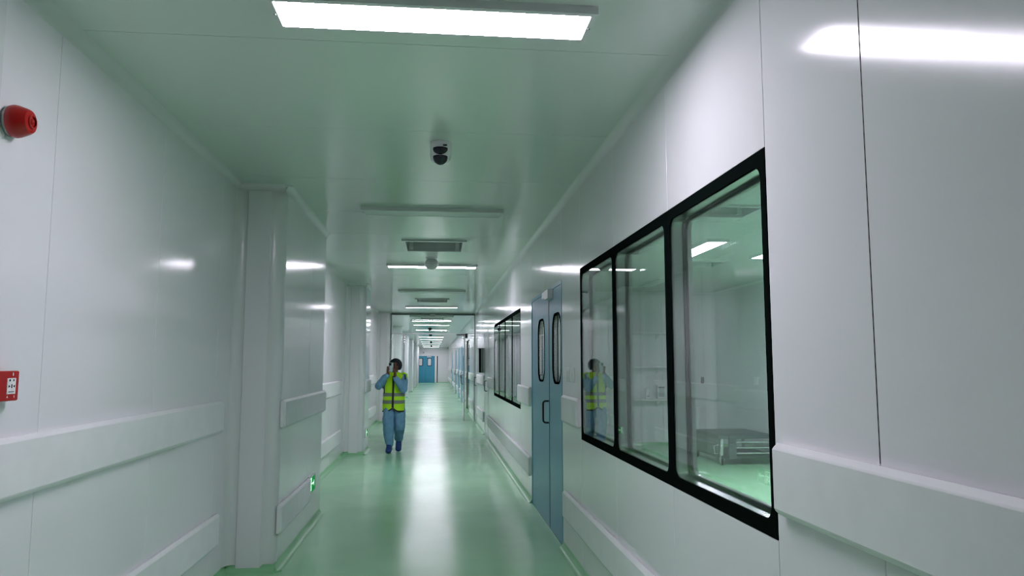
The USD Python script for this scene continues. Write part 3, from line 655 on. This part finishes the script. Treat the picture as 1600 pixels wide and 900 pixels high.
tr = thing('steel_trolley', 'low dark steel bed trolley on casters inside the room', 'trolley', (4.62, 11.4, 0))
tx0, tx1, ty0, ty1 = 4.2, 5.1, 10.85, 12.0
part('top_deck', cbox(tx0 + 0.0, tx1, ty0, ty1, 0.39, 0.44, 0.006), 'trolley_steel', tr)
part('lower_tray', cbox(tx0 + 0.05, tx1, ty0 + 0.03, ty1 - 0.03, 0.10, 0.15, 0.004), 'trolley_steel', tr)
part('side_panel', trimesh.PointCloud(np.array([(tx0 + 0.05 - s * 0.012, yv, zv) for s in (0, 1) for yv, zv in ((ty0 + 0.12, 0.12), (ty1 - 0.06, 0.14), (ty1 - 0.0, 0.44), (ty0 + 0.05, 0.40))])).convex_hull, 'steel_dark', tr, smooth=False)
for px in (tx0 + 0.07, tx1 - 0.05):
    for py in (ty0 + 0.05, ty1 - 0.05):
        part('leg', cbox(px - 0.02, px + 0.02, py - 0.02, py + 0.02, 0.11, 0.42, 0.003), 'steel', tr)
        c = part('caster', [ext(sg.Polygon([(py - 0.02, 0.03), (py + 0.02, 0.03), (py + 0.03, 0.115), (py - 0.03, 0.115)]), 0.006, 'x', px + d) for d in (-0.026, 0.02)], 'steel', tr, smooth=False)
        part('wheel', lathe([(0, -0.016), (0.045, -0.016), (0.05, -0.01), (0.05, 0.01), (0.045, 0.016), (0, 0.016)], 'x', (px, py, 0.05), 20), 'rubber', c)
for zz in (0.18, 0.26, 0.34): part('end_bar', tube([(tx0 + 0.2, ty0 - 0.01, zz), (tx1 - 0.03, ty0 - 0.01, zz)], 0.014, 10), 'steel', tr)
part('end_post', cbox(tx0 + 0.16, tx0 + 0.27, ty0 - 0.03, ty0 + 0.02, 0.1, 0.42, 0.004), 'trolley_steel', tr)
for py in (ty0 + 0.1, ty1 + 0.03):
    part('push_loop', tube([(tx0 + 0.05, py, 0.16), (tx0 - 0.02, py, 0.17), (tx0 - 0.03, py, 0.28), (tx0 + 0.05, py, 0.30)], 0.009, 8), 'steel', tr)

# ------------------------------------------------------------------ the walking person
PX, PY = -0.70, 13.1
def sph(p, r, n=14): return m3.Manifold.sphere(float(r), n).translate(tuple(map(float, p)))
def bone(p, r, q, s, n=14): return m3.Manifold.batch_hull([sph(p, r, n), sph(q, s, n)])
def chain(pts): return [bone(a[:3], a[3], b[:3], b[3]) for a, b in zip(pts[:-1], pts[1:])]
def fuse(l, edge=0.02, it=8, fold=0.0, seed=0):
    m = m3.Manifold.batch_boolean(l, m3.OpType.Add).refine_to_length(edge); mm = m.to_mesh()
    t = trimesh.Trimesh(mm.vert_properties[:, :3], mm.tri_verts, process=True)
    trimesh.smoothing.filter_taubin(t, iterations=it)
    if fold:
        v = t.vertices; d = meshkit.fbm(v * [16, 16, 9], 3, seed) - 0.5; t.vertices = v + t.vertex_normals * d[:, None] * fold
    return t
hipR, hipL = (-0.785, 13.1, 0.80), (-0.615, 13.12, 0.80)
kneeR, kneeL = (-0.785, 12.99, 0.45), (-0.60, 13.09, 0.44)
ankR, ankL = (-0.765, 13.02, 0.10), (-0.622, 13.32, 0.17)
shR, shL = (-0.855, 13.11, 1.265), (-0.545, 13.11, 1.275)
elR, elL = (-0.962, 12.94, 1.125), (-0.535, 12.93, 1.07)
wrR, wrL = (-0.795, 12.84, 1.335), (-0.675, 12.85, 1.285)
hc = np.array((-0.684, 13.07, 1.475))
body = []
body += [m3.Manifold.batch_hull([sph((-0.78, 13.1, 0.86), 0.095), sph((-0.62, 13.1, 0.86), 0.095), sph((-0.77, 13.1, 1.0), 0.085), sph((-0.63, 13.1, 1.0), 0.085)]),
         m3.Manifold.batch_hull([sph((-0.77, 13.1, 1.0), 0.085), sph((-0.63, 13.1, 1.0), 0.085), sph((-0.81, 13.1, 1.2), 0.085), sph((-0.59, 13.1, 1.2), 0.085)]),
         m3.Manifold.batch_hull([sph((-0.81, 13.1, 1.2), 0.085), sph((-0.59, 13.1, 1.2), 0.085), sph(shR, 0.055), sph(shL, 0.055), sph((-0.70, 13.11, 1.31), 0.05)])]
body += chain([(*hipR, 0.088), (*kneeR, 0.055), (*ankR, 0.036)]) + chain([(*hipL, 0.088), (*kneeL, 0.055), (*ankL, 0.036)])
body += chain([(*ankR, 0.036), (-0.77, 12.90, 0.045, 0.032)]) + chain([(*ankL, 0.036), (-0.618, 13.20, 0.045, 0.032)])
body += chain([(*shR, 0.052), (*elR, 0.038), (*wrR, 0.026)]) + chain([(*shL, 0.052), (*elL, 0.038), (*wrL, 0.026)])
body += chain([(-0.70, 13.11, 1.30, 0.05), (hc[0], hc[1] + 0.01, hc[2] - 0.07, 0.047)])
# head: cranium, face wedge, jaw, nose, brow, ears
H_ = lambda x, y, z: (hc[0] + x, hc[1] + y, hc[2] + z)
body += [m3.Manifold.batch_hull([sph(H_(0, 0.012, 0.035), 0.078), sph(H_(0, -0.02, 0.03), 0.066), sph(H_(0.028, -0.035, -0.045), 0.03), sph(H_(-0.028, -0.035, -0.045), 0.03), sph(H_(0, -0.05, -0.085), 0.022)])]
# hands: palm plus five separate fingers each, closed on the phone
ph = np.array((-0.7450, 12.80, 1.452))
def hand(wr, palm, tips, knuck, thumb):
    out = [m3.Manifold.batch_hull([sph(wr, 0.022), sph(palm, 0.026), *[sph(k, 0.011) for k in knuck]])]
    for k, t, mid_ in zip(knuck, tips[0], tips[1]):
        out += [bone(k, 0.0095, mid_, 0.0088, 8), bone(mid_, 0.0088, t, 0.0078, 8)]
    out += [bone(palm, 0.013, thumb[0], 0.0105, 8), bone(thumb[0], 0.0105, thumb[1], 0.009, 8)]
    return out
kR = [(-0.8050, 12.815, 1.385 + 0.020 * i) for i in range(4)]
mR = [(-0.8070, 12.782, 1.395 + 0.020 * i) for i in range(4)]
tR = [(-0.7770 + 0.004 * (i % 2), 12.780, 1.400 + 0.020 * i) for i in range(4)]
hand_r = hand(wrR, (-0.7970, 12.845, 1.385), (tR, mR), kR, ((-0.7800, 12.845, 1.42), (-0.7550, 12.828, 1.44)))
kL = [(-0.6800, 12.815, 1.335 + 0.020 * i) for i in range(4)]
mL = [(-0.6770, 12.782, 1.352 + 0.021 * i) for i in range(4)]
tL = [(-0.7100 - 0.004 * (i % 2), 12.780, 1.372 + 0.021 * i) for i in range(4)]
hand_l = hand(wrL, (-0.6770, 12.845, 1.335), (tL, mL), kL, ((-0.7000, 12.845, 1.37), (-0.7200, 12.828, 1.395)))
nose = [bone(H_(0, -0.088, 0.012), 0.008, H_(0, -0.103, -0.022), 0.013, 8), bone(H_(-0.028, -0.073, 0.03), 0.010, H_(0.028, -0.073, 0.03), 0.010, 8)]
ears = [m3.Manifold.batch_hull([sph(H_(s * 0.077, 0.005, 0.02), 0.014, 8), sph(H_(s * 0.074, 0.0, -0.02), 0.010, 8)]) for s in (-1, 1)]
pe = thing('person', 'person in a yellow hi-vis vest and blue coverall walking while holding up a phone', 'person', (PX, PY, 0))
bt_ = fuse(body + nose + ears + hand_r + hand_l, 0.012, 4)
part('body', bt_, 'skin', pe, smooth=True)
for s in (-1, 1):
    e = trimesh.creation.icosphere(subdivisions=2, radius=0.010); e.apply_scale((1.3, 0.7, 0.7)); e.apply_translation(H_(s * 0.031, -0.078, 0.010)); part('eye', e, 'eye', pe, smooth=True)
e = trimesh.creation.icosphere(subdivisions=2, radius=0.010); e.apply_scale((2.2, 0.6, 0.7)); e.apply_translation(H_(0, -0.080, -0.052)); part('mouth', e, 'lip', pe, smooth=True)
# coverall
co = []
co += [m3.Manifold.batch_hull([sph((-0.785, 13.1, 0.80), 0.10), sph((-0.615, 13.1, 0.80), 0.10), sph((-0.77, 13.1, 1.0), 0.105), sph((-0.63, 13.1, 1.0), 0.105)]),
       m3.Manifold.batch_hull([sph((-0.77, 13.1, 1.0), 0.105), sph((-0.63, 13.1, 1.0), 0.105), sph((-0.81, 13.1, 1.2), 0.10), sph((-0.59, 13.1, 1.2), 0.10)]),
       m3.Manifold.batch_hull([sph((-0.81, 13.1, 1.2), 0.10), sph((-0.59, 13.1, 1.2), 0.10), sph(shR, 0.068), sph(shL, 0.068), sph((-0.70, 13.11, 1.32), 0.055)])]
co += chain([(-0.785, 13.09, 0.78, 0.10), (-0.785, 13.0, 0.52, 0.098), (-0.783, 12.99, 0.42, 0.092), (-0.772, 13.01, 0.24, 0.080), (-0.765, 13.02, 0.165, 0.072), (-0.765, 13.02, 0.135, 0.055)])
co += chain([(-0.615, 13.11, 0.78, 0.10), (-0.598, 13.09, 0.52, 0.102), (-0.600, 13.10, 0.42, 0.095), (-0.612, 13.21, 0.28, 0.078), (-0.618, 13.27, 0.22, 0.07), (-0.62, 13.29, 0.20, 0.055)])
co += chain([(*shR, 0.07), (-0.91, 13.02, 1.19, 0.068), (*elR, 0.06), (-0.875, 12.89, 1.24, 0.055), (-0.805, 12.85, 1.315, 0.040)])
co += chain([(*shL, 0.07), (-0.535, 13.01, 1.17, 0.072), (*elL, 0.066), (-0.60, 12.89, 1.17, 0.062), (-0.665, 12.856, 1.265, 0.043)])
part('coverall', fuse(co, 0.016, 6, fold=0.03, seed=3), 'scrubs', pe, smooth=True, label='loose blue coverall')
# vest: shell lofted around the trunk, with bands, zip and dark edging
RINGS = [(0.69, -0.705, 0.190, 0.150), (0.80, -0.705, 0.192, 0.150), (0.92, -0.704, 0.187, 0.146), (1.05, -0.702, 0.186, 0.142), (1.16, -0.70, 0.192, 0.140), (1.24, -0.70, 0.200, 0.128), (1.295, -0.70, 0.185, 0.105), (1.335, -0.698, 0.130, 0.088), (1.362, -0.695, 0.085, 0.075)]
def ring_at(z):
    zs = [r[0] for r in RINGS]; return [np.interp(z, zs, [r[k] for r in RINGS]) for k in (1, 2, 3)]
def vest_shell(z0, z1, grow, n=112, nz=14, hem=False, a0=0.0, a1=2 * math.pi):
    V = []; full = a1 - a0 > 6.28; m = n if full else n + 1
    for k in range(2):
        for i in range(nz + 1):
            for j in range(m):
                a = a0 + (a1 - a0) * j / n; z = z0 + (z1 - z0) * i / nz
                if hem:
                    d = abs(((a + math.pi / 2 + 0.06 + math.pi) % (2 * math.pi)) - math.pi)      # angle from the front opening
                    lift = 0.05 * math.exp(-(d / 0.30) ** 2) + 0.02 * (1 - math.cos(2 * a)) * 0.5 * 0
                    z = z + lift * (1 - i / nz if hem != 'all' else 1)
                cx, hw, hd = ring_at(z); g = grow - 0.004 * k
                sq = 0.88 + 0.12 * abs(math.sin(2 * a))
                V.append((cx + (hw + g) * math.cos(a) * (0.94 + 0.06 * sq), PY + (hd + g) * math.sin(a) * (0.94 + 0.06 * sq), z))
    L = (nz + 1) * m; F = []
    for k in range(2):
        for i in range(nz):
            for j in range(m if full else n):
                a, b = k * L + i * m + j, k * L + i * m + (j + 1) % m; c, d = b + m, a + m
                F += [[a, b, c], [a, c, d]] if k == 0 else [[a, c, b], [a, d, c]]
    for i in (0, nz):
        for j in range(m if full else n):
            a, b = i * m + j, i * m + (j + 1) % m
            F += [[a, L + a, b], [b, L + a, L + b]] if i == 0 else [[a, b, L + a], [b, L + b, L + a]]
    if not full:
        for j in (0, n):
            for i in range(nz):
                a, b = i * m + j, (i + 1) * m + j
                F += [[a, b, L + a], [b, L + b, L + a]] if j == 0 else [[a, L + a, b], [b, L + a, L + b]]
    return trimesh.Trimesh(np.array(V), np.array(F), process=False)
vs = part('vest', vest_shell(0.69, 1.362, 0.0, nz=26, hem=True), 'vest', pe, smooth=40, label='yellow-green high-visibility vest')
part('reflective_band', vest_shell(0.95, 1.01, 0.003, nz=2), 'reflective', vs, smooth=40)
part('reflective_band', vest_shell(0.825, 0.885, 0.003, nz=2), 'reflective', vs, smooth=40)
fa = -math.pi / 2 - 0.05
part('zip_strip', vest_shell(0.76, 1.30, 0.006, n=4, nz=16, a0=fa - 0.09, a1=fa + 0.09), 'vest_trim', vs, smooth=40)
part('hem_edging', vest_shell(0.683, 0.708, 0.004, nz=2, hem='all'), 'vest_trim', vs, smooth=40)
part('strap_edging', vest_shell(1.0, 1.26, 0.005, n=3, nz=8, a0=-0.72, a1=-0.62), 'vest_trim', vs, smooth=40)
part('strap_edging', vest_shell(1.0, 1.26, 0.005, n=3, nz=8, a0=-math.pi + 0.5, a1=-math.pi + 0.6), 'vest_trim', vs, smooth=40)
def loop(c, r1, r2, tilt, rad, n=28):
    P = []
    for t in np.linspace(0, 2 * math.pi, n + 1)[:-1]:
        x, y, z = 0, r1 * math.cos(t), r2 * math.sin(t)
        P.append((c[0] + z * math.sin(tilt), c[1] + y, c[2] + z * math.cos(tilt)))
    return tube(P, rad, 8, True)
part('armhole_edging', loop((-0.505, 13.09, 1.20), 0.105, 0.115, -0.12, 0.009), 'vest_trim', vs, smooth=40)
part('armhole_edging', loop((-0.885, 13.09, 1.20), 0.10, 0.11, 0.10, 0.009), 'vest_trim', vs, smooth=40)
part('shoulder_flap', [tube([(-0.60, 13.08, 1.335), (-0.54, 13.07, 1.35), (-0.485, 13.06, 1.325), (-0.482, 13.06, 1.25), (-0.505, 13.05, 1.15)], 0.014, 8)], 'vest', vs, smooth=40)
# cap
sc = trimesh.creation.icosphere(subdivisions=4, radius=1.0); sc.apply_scale((0.116, 0.118, 0.118)); sc.apply_translation(H_(0, 0.02, 0.008))
cm = m3.Manifold(m3.Mesh(sc.vertices.astype(np.float32), sc.faces.astype(np.uint32)))
cut = m3.Manifold.batch_hull([sph(H_(0, -0.13, 0.005), 0.058, 20), sph(H_(0, -0.06, 0.0), 0.056, 20), sph(H_(0, -0.10, -0.12), 0.062, 20)])
cap_m = cm - cut
cap_m = cap_m - m3.Manifold.cube((0.4, 0.4, 0.2), True).translate(H_(0, 0, -0.175))
part('cap', cap_m, 'navy', pe, smooth=40, label='dark navy hood around the face')
for (ax, ay, az), toe, hl in (((ankR), (-0.772, 12.885, 0.042), 0.0), ((ankL), (-0.618, 13.185, 0.040), 0.05)):
    sc_ = [m3.Manifold.batch_hull([sph((ax, ay + 0.02, 0.052 + hl), 0.050), sph((toe[0] - 0.012, toe[1], toe[2]), 0.040), sph((toe[0] + 0.012, toe[1], toe[2]), 0.040), sph((ax, ay - 0.01, az + 0.03), 0.046)])]
    t = fuse(sc_, 0.012, 3, fold=0.008, seed=5); v = t.vertices; v[:, 2] = np.maximum(v[:, 2], 0.002); t.vertices = v
    part('shoe_cover', t, 'shoe', pe, smooth=True)
# phone in the hands
po = thing('phone', 'pale mobile phone held up in front of the face', 'phone', tuple(ph))
part('case', rbox(-0.7830, -0.7070, 12.795, 12.805, 1.378, 1.526, 0.0045, 8), 'phone', po)
cb = part('camera_bump', rbox(-0.7790, -0.7370, 12.790, 12.797, 1.475, 1.520, 0.003, 6), 'black_plastic', po)
for dx, dz in ((-0.7680, 1.508), (-0.7680, 1.487), (-0.7480, 1.498)): part('lens', lathe([(0, 0), (0.007, 0), (0.007, 0.003), (0, 0.003)], '-y', (dx, 12.790, dz), 12), 'lens', cb)
